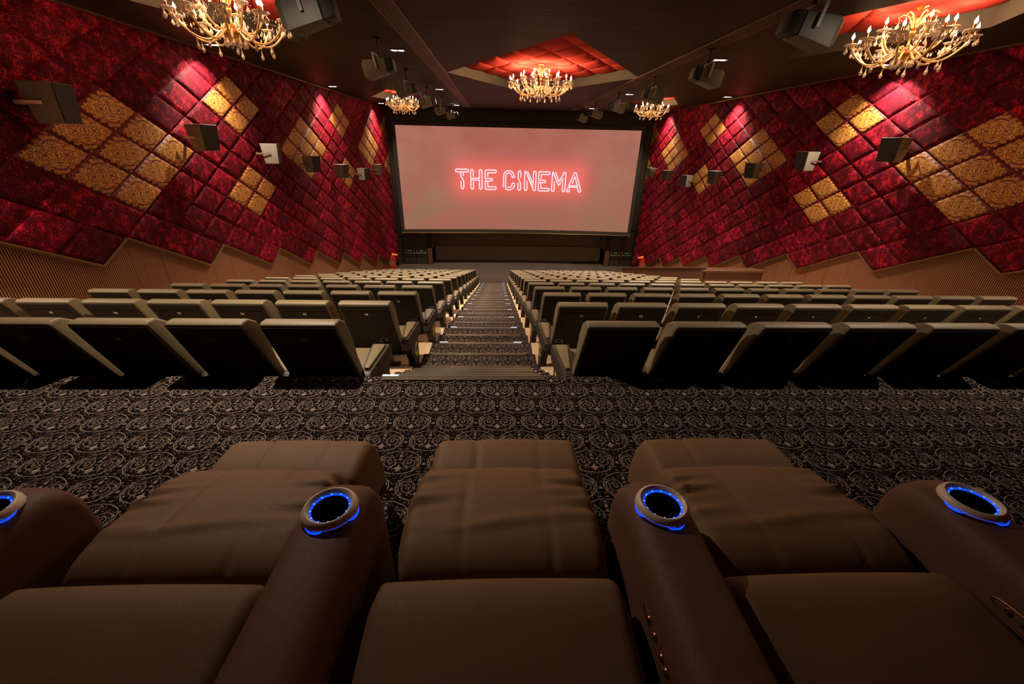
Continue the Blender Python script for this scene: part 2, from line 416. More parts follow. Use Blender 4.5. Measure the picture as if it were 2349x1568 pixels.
def side_wall(side, X, Wd, sgn, yc):
    wall = struct('wall_' + side, MB().box(min(Wd, Wd - sgn * .25), max(Wd, Wd - sgn * .25), Y0, Y1, -6.2, ZC + .5).mesh('wall_' + side, M['woodwall'], False))
    red = MB(); gold = {}; line = []
    for i in range(-18, 34):
        yc_ = yc + pp * i
        if yc_ < Y0 - pp or yc_ > 24.38 + pp: continue
        for j in range(-30, 9):
            if (i + j) % 2 or j - 1 < jb(i) or ZW + qq * (j - 1) > ZC: continue
            g = is_gold(i, j)
            if g is None: pad_cell(red, i, j, yc, X, sgn, 8)
            else: pad_cell(gold.setdefault(g, MB()), i, j, yc, X, sgn, 8)
    vp = link('velvet_padding', mesh_uv(red, 'velvet_padding', M['velvet']), wall)
    for g in sorted(gold):
        link('damask_padding', mesh_uv(gold[g], 'damask_padding', M['damask']), wall)['label'] = 'gold damask padding, a block of diamond cushions in the red velvet'
    # bronze trim that follows the zigzag, and a board closing the padding below
    i = -15
    pts = []
    while yc + pp * i < 24.9:
        pts.append((yc + pp * i, ZW + qq * jb(i))); i += 1
    pts = [p for p in pts if p[0] > Y0 - .3]
    key = [p for q_, p in enumerate(pts) if q_ in (0, len(pts) - 1) or abs((p[0] - pts[q_ - 1][0]) * (pts[q_ + 1][1] - p[1]) - (p[1] - pts[q_ - 1][1]) * (pts[q_ + 1][0] - p[0])) > 1e-4]
    tr = MB()
    for a, b in zip(key, key[1:]):
        a = (max(a[0], Y0), a[1]); b = (min(b[0], 24.4), b[1])
        if b[0] <= a[0]: continue
        L = sqrt((b[0] - a[0]) ** 2 + (b[1] - a[1]) ** 2); ny, nz = (b[1] - a[1]) / L, -(b[0] - a[0]) / L
        x0, x1 = X + sgn * .006, Wd + .0
        q = [(a[0], a[1]), (b[0], b[1]), (b[0] + ny * .025, b[1] + nz * .025), (a[0] + ny * .025, a[1] + nz * .025)]
        tr.prism(q, min(x0, x1), max(x0, x1), lambda p, t: (t, p[0], p[1]))
    link('bronze_trim', tr.mesh('bronze_trim', M['bronze'], False), wall)
    # thin strip along the ceiling line
    xa, xb = sorted((Wd, X + sgn * .02)); link('top_trim', box(xa, xb, Y0, 24.4, ZC - .03, ZC).mesh('top_trim', M['bronze'], False), wall)
    return wall
side_wall('left', XL, WL, 1, 7.33)
side_wall('right', XR, WR, -1, 7.40)
struct('wall_back', box(WL, WR, Y0 - .2, Y0, -.9, ZC + .5).mesh('wall_back', M['woodwall'], False))
# black returns between the padding and the screen wall
for side, a, b in (('left', WL, XL + .04), ('right', XR - .04, WR)):
    struct('trim_' + side, box(a, b, 24.4, Y1, -6.0, ZC).mesh('trim', M['masking'], False))

# ------------------------------------------------------------------ front wall, stage recess, doors
fw = MB()
SX0, SX1, YR = -4.0, 6.62, 25.97
fw.box(WL, WR, Y1, Y1 + .2, -2.9, ZC + .5)                      # above
fw.box(WL, SX0, Y1, Y1 + .2, -6.0, -2.9); fw.box(SX1, WR, Y1, Y1 + .2, -6.0, -2.9)

rb = MB(); rb.box(SX0 - .2, SX1 + .2, YR, YR + .2, -6.0, -2.9); rb.box(SX0 - .2, SX0, Y1 + .2, YR, -6, -2.9); rb.box(SX1, SX1 + .2, Y1 + .2, YR, -6, -2.9); rb.box(SX0 - .2, SX1 + .2, Y1 + .2, YR + .2, -2.9, -2.85)
struct('wall_recess', rb.mesh('wall_recess', M['stage'], False))
struct('wall_front', fw.mesh('wall_front', M['masking'], False))
struct('trim_stage', box(SX0 + .01, SX1 - .01, 25.7, YR - .005, ZF, ZF + .9).box(SX0 + .01, SX1 - .01, 25.68, 25.7, ZF, ZF + .08).mesh('trim_stage', M['stage'], False))
for nm, x0, x1, lab in (('left', SX0 - .28, SX0, 'low wood-capped side wall of the stage recess, left end'), ('right', SX1, SX1 + .28, 'low wood-capped side wall of the stage recess, right end')):
    t = thing('stage_side_wall', lab, 'low wall', (x0, 24.45, ZF), group='low walls beside the stage recess')
    link('body', box(0, x1 - x0, 0, 1.21, 0, .92).mesh('body', M['wood'], False, .01, 1), t)
    link('cap', box(-.01, x1 - x0 + .01, -.01, 1.21, .92, .96).mesh('cap', M['wood'], False, .006, 1), t)
dn = 1
for xs in ((-5.72, -5.02, -4.32), (6.94, 7.62, 8.32)):
    for a, b in zip(xs, xs[1:]):
        d = struct('door_%d' % dn, box(a + .012, b - .012, Y1 - .06, Y1 - .005, ZF + .01, ZF + 2.1).mesh('door', M['door'], True, .006, 1)); dn += 1
        link('panic_bar', MB().tube([(a + .07, Y1 - .08, ZF + .70), (a + .07, Y1 - .13, ZF + .70), (b - .07, Y1 - .13, ZF + .70), (b - .07, Y1 - .08, ZF + .70)], .022, 8).box(a + .05, a + .09, Y1 - .08, Y1 - .06, ZF + .62, ZF + .86).box(b - .09, b - .05, Y1 - .08, Y1 - .06, ZF + .62, ZF + .86).mesh('bar', M['steel']), d)
        link('green_label', box(a + .22, b - .22, Y1 - .066, Y1 - .06, ZF + .80, ZF + .85).mesh('green_label', M['green'], False), d)
    d = struct('trim_%d' % dn, box(xs[0] - .07, xs[0], Y1 - .07, Y1, ZF, ZF + 2.2).box(xs[2], xs[2] + .07, Y1 - .07, Y1, ZF, ZF + 2.2).box(xs[0] - .07, xs[2] + .07, Y1 - .07, Y1, ZF + 2.12, ZF + 2.2).mesh('trim', M['skirting'], False))

# ------------------------------------------------------------------ curved screen with the neon words
SCX, SCW, SZ0, SZ1 = 1.13, 6.60, -3.14, 2.28
def scy(x): return 24.12 + .38 * (1 - ((x - SCX) / SCW) ** 2)
scr = thing('cinema_screen', 'wide curved cinema screen showing pink light and neon words', 'screen', (SCX, 24.12, SZ0))
def fr(u, v, e=0.0, off=0.0):
    x = -SCW - e + 2 * (SCW + e) * u
    return (x, scy(x + SCX) - 24.12 + off, -e + (SZ1 - SZ0 + 2 * e) * v)
def screen_mat():
    m = mat('projected_picture', (0, 0, 0), .9); g = NG(m); uv = g.sep(g.co('UV'))
    x = g.math('MULTIPLY', g.math('SUBTRACT', uv[0], .5), 13.2); z = g.math('MULTIPLY', uv[1], 5.42)
    base = g.mix(g.ramp(uv[1], .0, 1.0), (.275, .145, .085), (.42, .165, .125))
    n = g.noise(g.comb(x, z), .55, 2, .5)
    base = g.mix(g.ramp(n, .35, .68), base, (.36, .125, .085))
    tint = g.ramp(g.math('ABSOLUTE', g.math('SUBTRACT', x, .3)), 6.5, 1.5)
    base = g.mix(g.math('MULTIPLY', tint, g.ramp(uv[1], .25, .8, .35, .55)), base, (.40, .115, .085))
    dx = g.math('MAXIMUM', g.math('SUBTRACT', g.math('ABSOLUTE', g.math('SUBTRACT', x, .12)), 3.15), 0.0)
    dz = g.math('MAXIMUM', g.math('SUBTRACT', g.math('ABSOLUTE', g.math('SUBTRACT', z, 2.82)), .30), 0.0)
    d = g.math('SQRT', g.math('ADD', g.math('MULTIPLY', dx, dx), g.math('MULTIPLY', dz, dz)))
    gl = g.math('POWER', 2.718, g.math('MULTIPLY', g.math('MULTIPLY', d, d), -2.2))
    gl2 = g.math('POWER', 2.718, g.math('MULTIPLY', d, -1.1))
    c = g.mix(g.math('MULTIPLY', gl2, .38), base, (.62, .10, .08))
    c = g.mix(g.math('MULTIPLY', gl, .80), c, (.95, .15, .12))
    g.put(g.b.inputs['Emission Color'], c); g.b.inputs['Emission Strength'].default_value = 1.0
    return m
mb = MB()
nu = 32
rc = .14
for i in range(nu + 1):
    for j in range(2):
        u = i / nu; x, y, z = fr(u, j); mb.v.append((x, y, z)); mb.uv.append((u, j))
for i in range(nu): mb.f.append((2 * i, 2 * i + 2, 2 * i + 3, 2 * i + 1))
link('screen_surface', mesh_uv(mb, 'screen_surface', screen_mat()), scr)
fm = MB()
def frame_bar(u0, u1, v0, v1, e):
    pass
N = 24
def ring(e, off): # rounded frame outline
    P = []
    for k in range(N): P.append(fr(k / N, 0, e, off))
    for k in range(6): P.append(fr(1, k / 6, e, off))
    for k in range(N): P.append(fr(1 - k / N, 1, e, off))
    for k in range(6): P.append(fr(0, 1 - k / 6, e, off))
    return P
A, B_, C_ = ring(-.03, -.015), ring(.16, -.05), ring(.19, .10)
n_ = len(A); fm.v = A + B_ + C_
for k in range(n_):
    q = (k + 1) % n_; fm.f += [(k, q, n_ + q, n_ + k), (n_ + k, n_ + q, 2 * n_ + q, 2 * n_ + k)]
link('screen_frame', fm.mesh('screen_frame', M['masking'], False), scr)
bt = MB(); bt.tube([fr(k / 24, 0, .17, -.055) for k in range(25)], .014, 6); link('frame_edge', bt.mesh('frame_edge', M['bronze']), scr)
# letters: each a set of double line strokes in a 2d box (height 1)
def arc(cx, cy, rx, ry, a0, a1, n=8): return [(cx + rx * cos(radians(a0 + (a1 - a0) * k / n)), cy + ry * sin(radians(a0 + (a1 - a0) * k / n))) for k in range(n + 1)]
def pill(x0, x1, y, h=.07, openl=False):
    return [(x0, y - h), (x1 - .02, y - h)] + arc(x1 - .02, y, h * .9, h, -90, 90, 6) + [(x0, y + h)]
t_ = .07
GL = {
 'T': [[(0.33, .86), (.07, .86)] + arc(.07, .93, .07, .07, -90, -270, 6) + [(.60, 1.0)] + arc(.60, .93, .07, .07, 90, -90, 6) + [(.33, .86)],
       [(.265, .86), (.265, .68), (.41, .40), (.41, .08)] + arc(.34, .08, .07, .08, 0, -180, 6) + [(.27, .39)], [(.40, .86), (.40, .66)]],
 'H': [[(.15, .65), (.15, .93)] + arc(.08, .93, .07, .07, 0, 180, 6) + [(.01, .56), (.47, .56), (.47, .93)] + arc(.54, .93, .07, .07, 180, 0, 6) + [(.61, .07)] + arc(.54, .07, .07, .07, 0, -180, 6) + [(.47, .47), (.01, .47), (.01, .07)] + arc(.08, .07, .07, .07, 180, 360, 6) + [(.15, .39)]],
 'E': [[(.14, .64), (.14, .86), (.53, .86)] + arc(.53, .93, .07, .07, -90, 90, 6) + [(.05, 1.0), (0, .96), (0, .56), (.33, .56)] + arc(.33, .50, .06, .06, 90, -90, 6) + [(0, .44), (0, .04), (.05, 0), (.53, 0)] + arc(.53, .07, .07, .07, -90, 90, 6) + [(.14, .14), (.14, .40)]],
 'C': [[(0, .14), (0, .72)] + arc(.28, .72, .28, .28, 180, 0, 12) + arc(.52, .70, .07, .05, 0, -180, 5) + arc(.28, .72, .16, .16, 0, 180, 8) + [(.12, .06)] + arc(.30, .30, .30, .30, -125, 0, 9) + arc(.53, .30, .07, .07, 0, 180, 5) + arc(.30, .29, .16, .16, 0, -125, 6)],
 'I': [[(.15, .66), (.15, .94)] + arc(.08, .94, .07, .06, 0, 180, 6) + [(.01, .62), (.15, .38), (.15, .06)] + arc(.08, .06, .07, .06, 0, -180, 6) + [(.01, .39)]],
 'N': [[(.14, .52), (.14, .07)] + arc(.07, .07, .07, .07, 0, -180, 6) + [(0, .97), (.02, 1.0), (.47, .24), (.47, .93)] + arc(.54, .93, .07, .07, 180, 0, 6) + [(.61, .07)] + arc(.55, .06, .06, .06, 0, -140, 5) + [(.14, .78)], [(.13, 1.0), (.46, .40)]],
 'M': [[(.15, .52), (.15, .07)] + arc(.08, .07, .07, .07, 0, -180, 6) + [(.02, .97), (.05, 1.0), (.36, .36), (.40, .33), (.44, .36), (.60, .70), (.60, .07)] + arc(.67, .07, .07, .07, 180, 360, 6) + [(.74, .93)] + arc(.67, .93, .07, .07, 0, 120, 5) + [(.40, .52), (.17, .99)]],
 'A': [[(.17, .14), (.14, .04)] + arc(.08, .05, .065, .055, -20, -200, 6) + [(.10, .25), (.58, .25), (.64, .05)] + arc(.71, .05, .065, .055, 190, 370, 6) + [(.47, .94)] + arc(.40, .94, .07, .06, 0, 180, 6) + [(.10, .32), (.57, .32), (.40, .80), (.27, .42)]]}
words = [('T', 0.0), ('H', .775), ('E', 1.55), ('C', 2.53), ('I', 3.30), ('N', 3.66), ('E', 4.41), ('M', 5.12), ('A', 5.95)]
def strip(pts, w, off, x0, z0, h, sx=1.0):
    b = MB(); P = [Vector((x0 + p[0] * h * sx, z0 + p[1] * h)) for p in pts]; Q = [P[0]]
    for p in P[1:]:
        if (p - Q[-1]).length > .004: Q.append(p)
    P = Q
    for i, p in enumerate(P):
        a = (p - P[i - 1]).normalized() if i else (P[1] - p).normalized(); c = (P[i + 1] - p).normalized() if i < len(P) - 1 else a
        n = Vector((-(a + c).y, (a + c).x))
        n = n.normalized() if n.length > .05 else Vector((-a.y, a.x))
        k = 1 / max(.45, n.dot(Vector((-a.y, a.x))))
        for s in (-1, 1):
            q = p + n * s * w / 2 * k; b.v.append((q.x, scy(q.x + SCX) - 24.12 - off, q.y))
    for i in range(len(P) - 1): b.f.append((2 * i, 2 * i + 1, 2 * i + 3, 2 * i + 2))
    return b
neon_w, neon_p = emis('neon_white', (.80, .80, .95), 1.15, False), emis('neon_pink', (1.0, .34, .32), .95, False)
TX0, TZ0, TH = -2.38 - SCX, -.86 - SZ0, 1.02
for ch, ox in words:
    g1, g2 = MB(), MB()
    for pts in GL[ch]:
        for g_, w, off in ((g1, .042, .020), (g2, .085, .012)):
            s_ = strip(pts, w, off, TX0 + ox * 1.06, TZ0 - .012 * ox, TH, 1.03); o_ = len(g_.v)
            g_.v += s_.v; g_.f += [tuple(o_ + q for q in f) for f in s_.f]
    L = link('neon_letter', g1.mesh('neon_letter', neon_w, False), scr); link('letter_halo', g2.mesh('letter_halo', neon_p, False), L)

# ------------------------------------------------------------------ ceiling with lozenge recesses
RZ = 3.36
REC = [(1.17, 12.35, 2.50, 4.35, 6), (-3.70, 6.9, 1.30, 2.60, 3), (5.75, 6.9, 1.25, 2.60, 3), (-3.88, 19.2, 1.30, 2.70, 3), (6.25, 19.2, 1.25, 2.70, 3)]
outer = [(WL, Y0), (WR, Y0), (WR, 24.6), (WL, 24.6)]
loops = [[Vector((x, y, 0)) for x, y in outer]] + [[Vector((cx - hx, cy, 0)), Vector((cx, cy - hy, 0)), Vector((cx + hx, cy, 0)), Vector((cx, cy + hy, 0))] for cx, cy, hx, hy, _ in REC]
flat = [p for l in loops for p in l]
cb = MB(); cb.v = [(p.x, p.y, ZC) for p in flat]; cb.f = [tuple(t) for t in tessellate_polygon(loops)]
n0 = len(cb.v); cb.v += [(p.x, p.y, 3.62) for p in flat[:4]]; cb.f.append((n0, n0 + 1, n0 + 2, n0 + 3))
for q in range(4): cb.f.append((q, (q + 1) % 4, n0 + (q + 1) % 4, n0 + q))
ceiling = struct('ceiling', cb.mesh('ceiling', M['ceiling'], False))
for cx, cy, hx, hy, dv in REC:
    sd = MB(); c4 = [(cx - hx, cy), (cx, cy - hy), (cx + hx, cy), (cx, cy + hy)]
    for a, b in zip(c4, c4[1:] + c4[:1]):
        o = len(sd.v); sd.v += [(*a, ZC), (*b, ZC), (*b, RZ), (*a, RZ)]; sd.f.append((o, o + 1, o + 2, o + 3))
    rs = link('recess_side', sd.mesh('recess_side', M['rec_side'], False), ceiling)
    qm = MB()
    for a in range(dv):
        for b in range(dv):
            def fn(s, t, a=a, b=b):
                h = .07 * (1 - abs(2 * s - 1) ** 4) ** .5 * (1 - abs(2 * t - 1) ** 4) ** .5
                A_, B2 = (a + s) / dv, (b + t) / dv
                return (cx + hx * (B2 - A_), cy - hy + hy * (A_ + B2), RZ - .005 - h)
            qm.quadgrid(lambda s, t, fn=fn: fn(.5 - .5 * cos(pi * s), .5 - .5 * cos(pi * t)), 10, 10)
    link('recess_velvet', qm.mesh('recess_velvet', M['recvelvet'], True, angle=80), ceiling)
for x in (-1.5, 3.76):
    sl = MB()
    for k in range(7): sl.box(x - .13 + k * .04, x - .118 + k * .04, Y0, 23.3, ZC - .012, ZC - .001)
    sl.box(x - .155, x - .135, Y0, 23.3, ZC - .02, ZC - .001).box(x + .135, x + .155, Y0, 23.3, ZC - .02, ZC - .001)
    link('slot_grille', sl.mesh('slot_grille', M['slotwood'], False), ceiling)
    link('slot_shadow', box(x - .135, x + .135, Y0, 23.3, ZC - .004, ZC - .002).mesh('slot_shadow', M['slot'], False), ceiling)

# ------------------------------------------------------------------ cinema seats
PIT = .59
def prof_extrude(poly, x0, x1, taper=None):
    b = MB()
    def fn(p, t):
        x = t
        if taper: x = t * (1 - taper * max(0, (p[1] - .35)) / .75)
        return (x, p[0], p[1])
    b.prism(poly, x0, x1, fn); return b
BACK = [(.235, .34), (-.088, 1.05), (-.062, 1.07), (.0, 1.068), (.075, 1.02), (.125, .93), (.150, .82), (.17, .70), (.22, .56), (.31, .40), (.31, .34)]
me_back = prof_extrude(BACK, -.268, .268, .10).mesh('backrest', M['leather'], True, .022, 3)
def shell_pt(s, t):   # rear plate lying on the sloping back
    z = .36 + .645 * t; y = .235 - (.320 / .705) * (z - .34) ; k = (1 - .10 * (z - .35) / .75)
    return Vector((s * k, y, z))
sh = MB()
nrm = Vector((0, -.705, -.320)).normalized()
def shell_rect(hw, t0, t1, d0, d1):
    o = len(sh.v)
    for d in (d0, d1):
        for s, t in ((-hw, t0), (hw, t0), (hw, t1), (-hw, t1)): sh.v.append(tuple(shell_pt(s, t) + nrm * d))
    sh.f.extend([tuple(o + k for k in q) for q in ((0, 1, 2, 3), (4, 7, 6, 5), (0, 4, 5, 1), (1, 5, 6, 2), (2, 6, 7, 3), (3, 7, 4, 0))])
shell_rect(.250, 0, 1.055, -.01, .008)
shell_rect(.205, .95, .958, .006, .0105)
for sx in (-.2, .2):
    o = len(sh.v)
    for d in (.006, .0105):
        for s, t in ((sx - .005, .42), (sx + .005, .42), (sx + .005, .955), (sx - .005, .955)): sh.v.append(tuple(shell_pt(s, t) + nrm * d))
    sh.f.extend([tuple(o + k for k in q) for q in ((0, 1, 2, 3), (4, 7, 6, 5), (0, 4, 5, 1), (1, 5, 6, 2), (2, 6, 7, 3), (3, 7, 4, 0))])
me_shell = sh.mesh('back_shell', M['shell'], True, .0015, 1)
me_cush = prof_extrude([(.25, .36), (.25, .45), (.34, .475), (.66, .50), (.755, .47), (.77, .42), (.74, .37)], -.245, .245).mesh('seat_cushion', M['leather'], True, .03, 3)
me_base = MB().box(-.20, .20, .30, .66, .30, .365).box(-.035, .035, .36, .60, .03, .31).box(-.10, .10, .30, .66, 0, .03).mesh('seat_base', M['dark'], True, .012, 2)
def arm_mesh(width_far, width_near):
    b = MB(); o = 0; pts = []
    for y, w, zt, zb in ((.13, width_near, .535, .445), (.17, width_near, .56, .425), (.52, width_far * .95, .575, .42), (.62, width_far, .575, .42), (.66, width_far, .55, .44)):
        pts.append([(-w / 2, y, zb), (w / 2, y, zb), (w / 2, y, zt), (-w / 2, y, zt)])
    for q in pts: b.v += q
    for i in range(len(pts) - 1):
        for k in range(4): b.f.append((4 * i + k, 4 * i + (k + 1) % 4, 4 * i + 4 + (k + 1) % 4, 4 * i + 4 + k))
    b.f += [(0, 1, 2, 3), tuple(4 * (len(pts) - 1) + k for k in (3, 2, 1, 0))]; return b
me_arm = arm_mesh(.052, .045).box(-.024, .024, .40, .58, 0, .43).mesh('armrest', M['armplastic'], True, .010, 2)
me_aarm = arm_mesh(.15, .075).mesh('aisle_armrest', M['armplastic'], True, .012, 2)
pad = MB(); 
for i, (y, w, z) in enumerate(((.20, .035, .585), (.55, .098, .597), (.585, .09, .595))): pad.v += [(-w / 2, y, z - .03), (w / 2, y, z - .03), (w / 2, y, z), (-w / 2, y, z)]
for i in range(2):
    for k in range(4): pad.f.append((4 * i + k, 4 * i + (k + 1) % 4, 4 * i + 4 + (k + 1) % 4, 4 * i + 4 + k))
pad.f += [(0, 1, 2, 3), (11, 10, 9, 8)]
me_apad = pad.mesh('arm_pad', M['leather'], True, .008, 2)
me_panel = prof_extrude([(.33, 0), (.60, 0), (.62, .44), (.20, .44), (.24, .34), (.33, .22)], -.035, .035).mesh('end_panel', M['armplastic'], True, .008, 2)
cup = MB().lathe([(.027, 0), (.033, 0), (.036, .012), (.033, .024), (.027, .024), (.025, .012), (.027, 0)], 18)
me_cup = cup.mesh('cup_ring', M['dark'], True)
LET = 'BCDEFGHIJKLMNO'
def seat(name, n, X, num, side, k, last):
    inward = -1 if side == 'left' else 1      # direction away from the aisle
    row = LET[n]
    pos = 'on the aisle' if k == 0 else '%s from the aisle' % ordn[k]
    lab = 'brown cinema seat %s, %s block, %s row down' % (pos, side, ordn[n])
    t = thing(name, lab, 'cinema seat', (X, YB + D * n, zf(n)), group='cinema seats in the %s block' % side)
    link('backrest', me_back, t); link('back_shell', me_shell, t);
    link('seat_cushion', me_cush, t); link('seat_base', me_base, t)
    a = link('armrest', me_arm, t, (inward * .295, 0, 0)); link('cup_ring', me_cup, a, (0, .693, .545))
    c = shell_pt(0, .90) + nrm * .0095
    bd = link('seat_number', text_mesh(str(num), .036, M['badge']), t)
    ex, ez = Vector((1, 0, 0)), Vector((0, -.320, .705)).normalized(); en = ex.cross(ez)
    bd.matrix_local = Matrix(((ex.x, ez.x, en.x, c.x), (ex.y, ez.y, en.y, c.y), (ex.z, ez.z, en.z, c.z), (0, 0, 0, 1)))
    if k == 0:
        a = link('aisle_armrest', me_aarm, t, (-inward * .29, 0, 0)); link('arm_pad', me_apad, a); link('cup_ring', me_cup, a, (0, .70, .55))
        p = link('end_panel', me_panel, t, (-inward * .302, 0, 0))
        s = -inward
        L = link('row_letter', text_mesh(row, .20, M['yellow']), p)
        ex, ez, en = Vector((0, s, 0)), Vector((0, 0, 1)), Vector((s, 0, 0))
        L.matrix_local = Matrix(((ex.x, ez.x, en.x, s * .0365), (ex.y, ez.y, en.y, .46), (ex.z, ez.z, en.z, .29), (0, 0, 0, 1)))
    return t
for n in range(NR):
    for k in range(7): seat('cinema_chair', n, -1.28 - PIT * k, 14 + k, 'left', k, k == 6)
    kr = 11 if n < 6 else 8
    for k in range(kr): seat('cinema_chair', n, .835 + PIT * k, 11 - k, 'right', k, k == kr - 1)

# ------------------------------------------------------------------ half wall on the right
hw = MB(); T = .14
hx = 5.78
ya, yb_ = 11.0, 18.1; za, zb_ = -1.60, -3.60
hw.prism([(ya, za), (yb_, zb_), (yb_, -6.0), (ya, -4.2)], hx, hx + T, lambda p, t: (t, p[0], p[1]))
h = thing('side_half_wall', 'sloping wooden half wall beside the lower right seat rows', 'half wall', (0, 0, 0))
link('panel', hw.mesh('panel', M['wood'], False, .008, 1), h)
link('cap', MB().prism([(ya - .02, za), (yb_ + .02, zb_), (yb_ + .02, zb_ + .035), (ya - .02, za + .035)], hx - .03, hx + T + .03, lambda p, t: (t, p[0], p[1])).mesh('cap', M['wood'], False, .008, 1), h)
h = thing('cross_half_wall', 'wooden half wall with broad top beside the end of the sloping one', 'half wall', (0, 0, 0))
link('panel', box(5.93, 7.62, 10.99, 11.13, -3.6, -1.70).mesh('panel', M['wood'], False, .008, 1), h)
link('cap', MB().prism([(5.84, 10.93), (7.70, 10.93), (7.42, 11.24), (5.76, 11.24)], -1.70, -1.64, lambda p, t: (p[0], p[1], t)).mesh('cap', M['wood'], False, .008, 1), h)

# ------------------------------------------------------------------ recliners in front of the camera
def recl_mesh(profile, hw_fn, m, seams=(-.115, .13), wr=0.0, seed=0, nx=56, ny=70, thick=.13):
    """profile: (y, z) list along the top; grid with rounded sides"""
    rnd = random.Random(seed); ph = [rnd.uniform(0, 6.28) for _ in range(8)]
    ys = [p[0] for p in profile]
    def prof(s):
        q = s * (len(profile) - 1); i = min(int(q), len(profile) - 2); f = q - i
        p0, p1, p2, p3 = profile[max(i - 1, 0)], profile[i], profile[i + 1], profile[min(i + 2, len(profile) - 1)]
        def cr(a, b, c, d): return .5 * (2 * b + (c - a) * f + (2 * a - 5 * b + 4 * c - d) * f * f + (3 * b - a - 3 * c + d) * f ** 3)
        return cr(p0[0], p1[0], p2[0], p3[0]), cr(p0[1], p1[1], p2[1], p3[1])
    b = MB()
    def fn(u, v):
        y, z = prof(v); w = hw_fn(y)
        a = 2 * u - 1; x = w * math.copysign(1 - (1 - abs(a)) ** 1.0, a)
        e = abs(a); drop = 0
        if e > .84: tt = (e - .84) / .16; drop = thick * (1 - sqrt(max(0, 1 - tt * tt)))
        cr_ = .012 * (1 - a * a)
        for sx in seams:
            for o in (-.006, .006): drop += .0055 * math.exp(-((x - sx - o) / .003) ** 2)
            drop += .0018 * math.exp(-((x - sx) / .018) ** 2)
        wv = 0
        if wr:
            edge = max(0, e - .35) / .65
            wv = wr * edge * (sin(62 * y + 5 * x * math.copysign(1, a) + ph[0]) ** 3 * .8 + .5 * sin(110 * y - 9 * x + ph[1])) * math.exp(-((y - .93) / .11) ** 2)
            wv += wr * .5 * math.exp(-((y - .80 - .02 * sin(8 * x)) / .018) ** 2) * (1 - e)
        return (x, y, z + cr_ - drop + wv)
    b.quadgrid(fn, nx, ny)
    # underside: close with a skirt
    o = len(b.v); m1 = ny + 1
    rim = [i * m1 for i in range(nx + 1)] + [nx * m1 + j for j in range(1, ny + 1)] + [i * m1 + ny for i in range(nx - 1, -1, -1)] + [j for j in range(ny - 1, 0, -1)]
    for r_ in rim: x, y, z = b.v[r_]; b.v.append((x * .99, y, z - .10))
    L = len(rim)
    for q in range(L): b.f.append((rim[q], rim[(q + 1) % L], o + (q + 1) % L, o + q))
    b.f.append(tuple(range(o, o + L)))
    return b.mesh('cushion', m, True, angle=60)
def recliner(cx, fx, label, seed):
    t = thing('recliner', label, 'recliner chair', (cx, 0, 0), group='leather recliners in the back row')
    link('seat_cushion', recl_mesh([(-.12, .485), (.0, .49), (.15, .495), (.30, .50), (.45, .515), (.55, .52), (.615, .50), (.635, .44)], lambda y: .315, M['rleather'], (), .0, seed), t)
    dx = fx - cx
    o = link('leg_rest', recl_mesh([(.645, .38), (.655, .44), (.70, .470), (.78, .478), (.90, .462), (1.0, .44), (1.065, .418), (1.09, .395), (1.09, .35)], lambda y: .292 + .010 * sin((y - .64) / .46 * pi), M['rleather'], (-.115, .13), .017, seed + 3), t, (dx * .35, 0, 0))
    link('foot_rest', recl_mesh([(1.08, .31), (1.11, .345), (1.18, .358), (1.26, .356), (1.31, .345), (1.33, .31), (1.33, .26)], lambda y: .30, M['rleather'], (-.115, .13), .0, seed + 5, 50, 40), t, (dx, 0, 0))
    link('backrest', prof_extrude([(-.10, .36), (-.36, 1.05), (-.48, 1.08), (-.40, .36)], -.31, .31).mesh('backrest', M['rleather'], True, .04, 3), t)
    link('base', box(-.31, .31, -.35, .58, .04, .37).mesh('base', M['dark'], True, .02, 2), t)
    return t
recliner(-.835, -.79, 'brown leather recliner, left of the middle one, footrest raised', 1)
recliner(.005, .035, 'brown leather recliner in the middle, footrest raised', 12)
recliner(.85, .885, 'brown leather recliner, right of the middle one, footrest raised', 23)
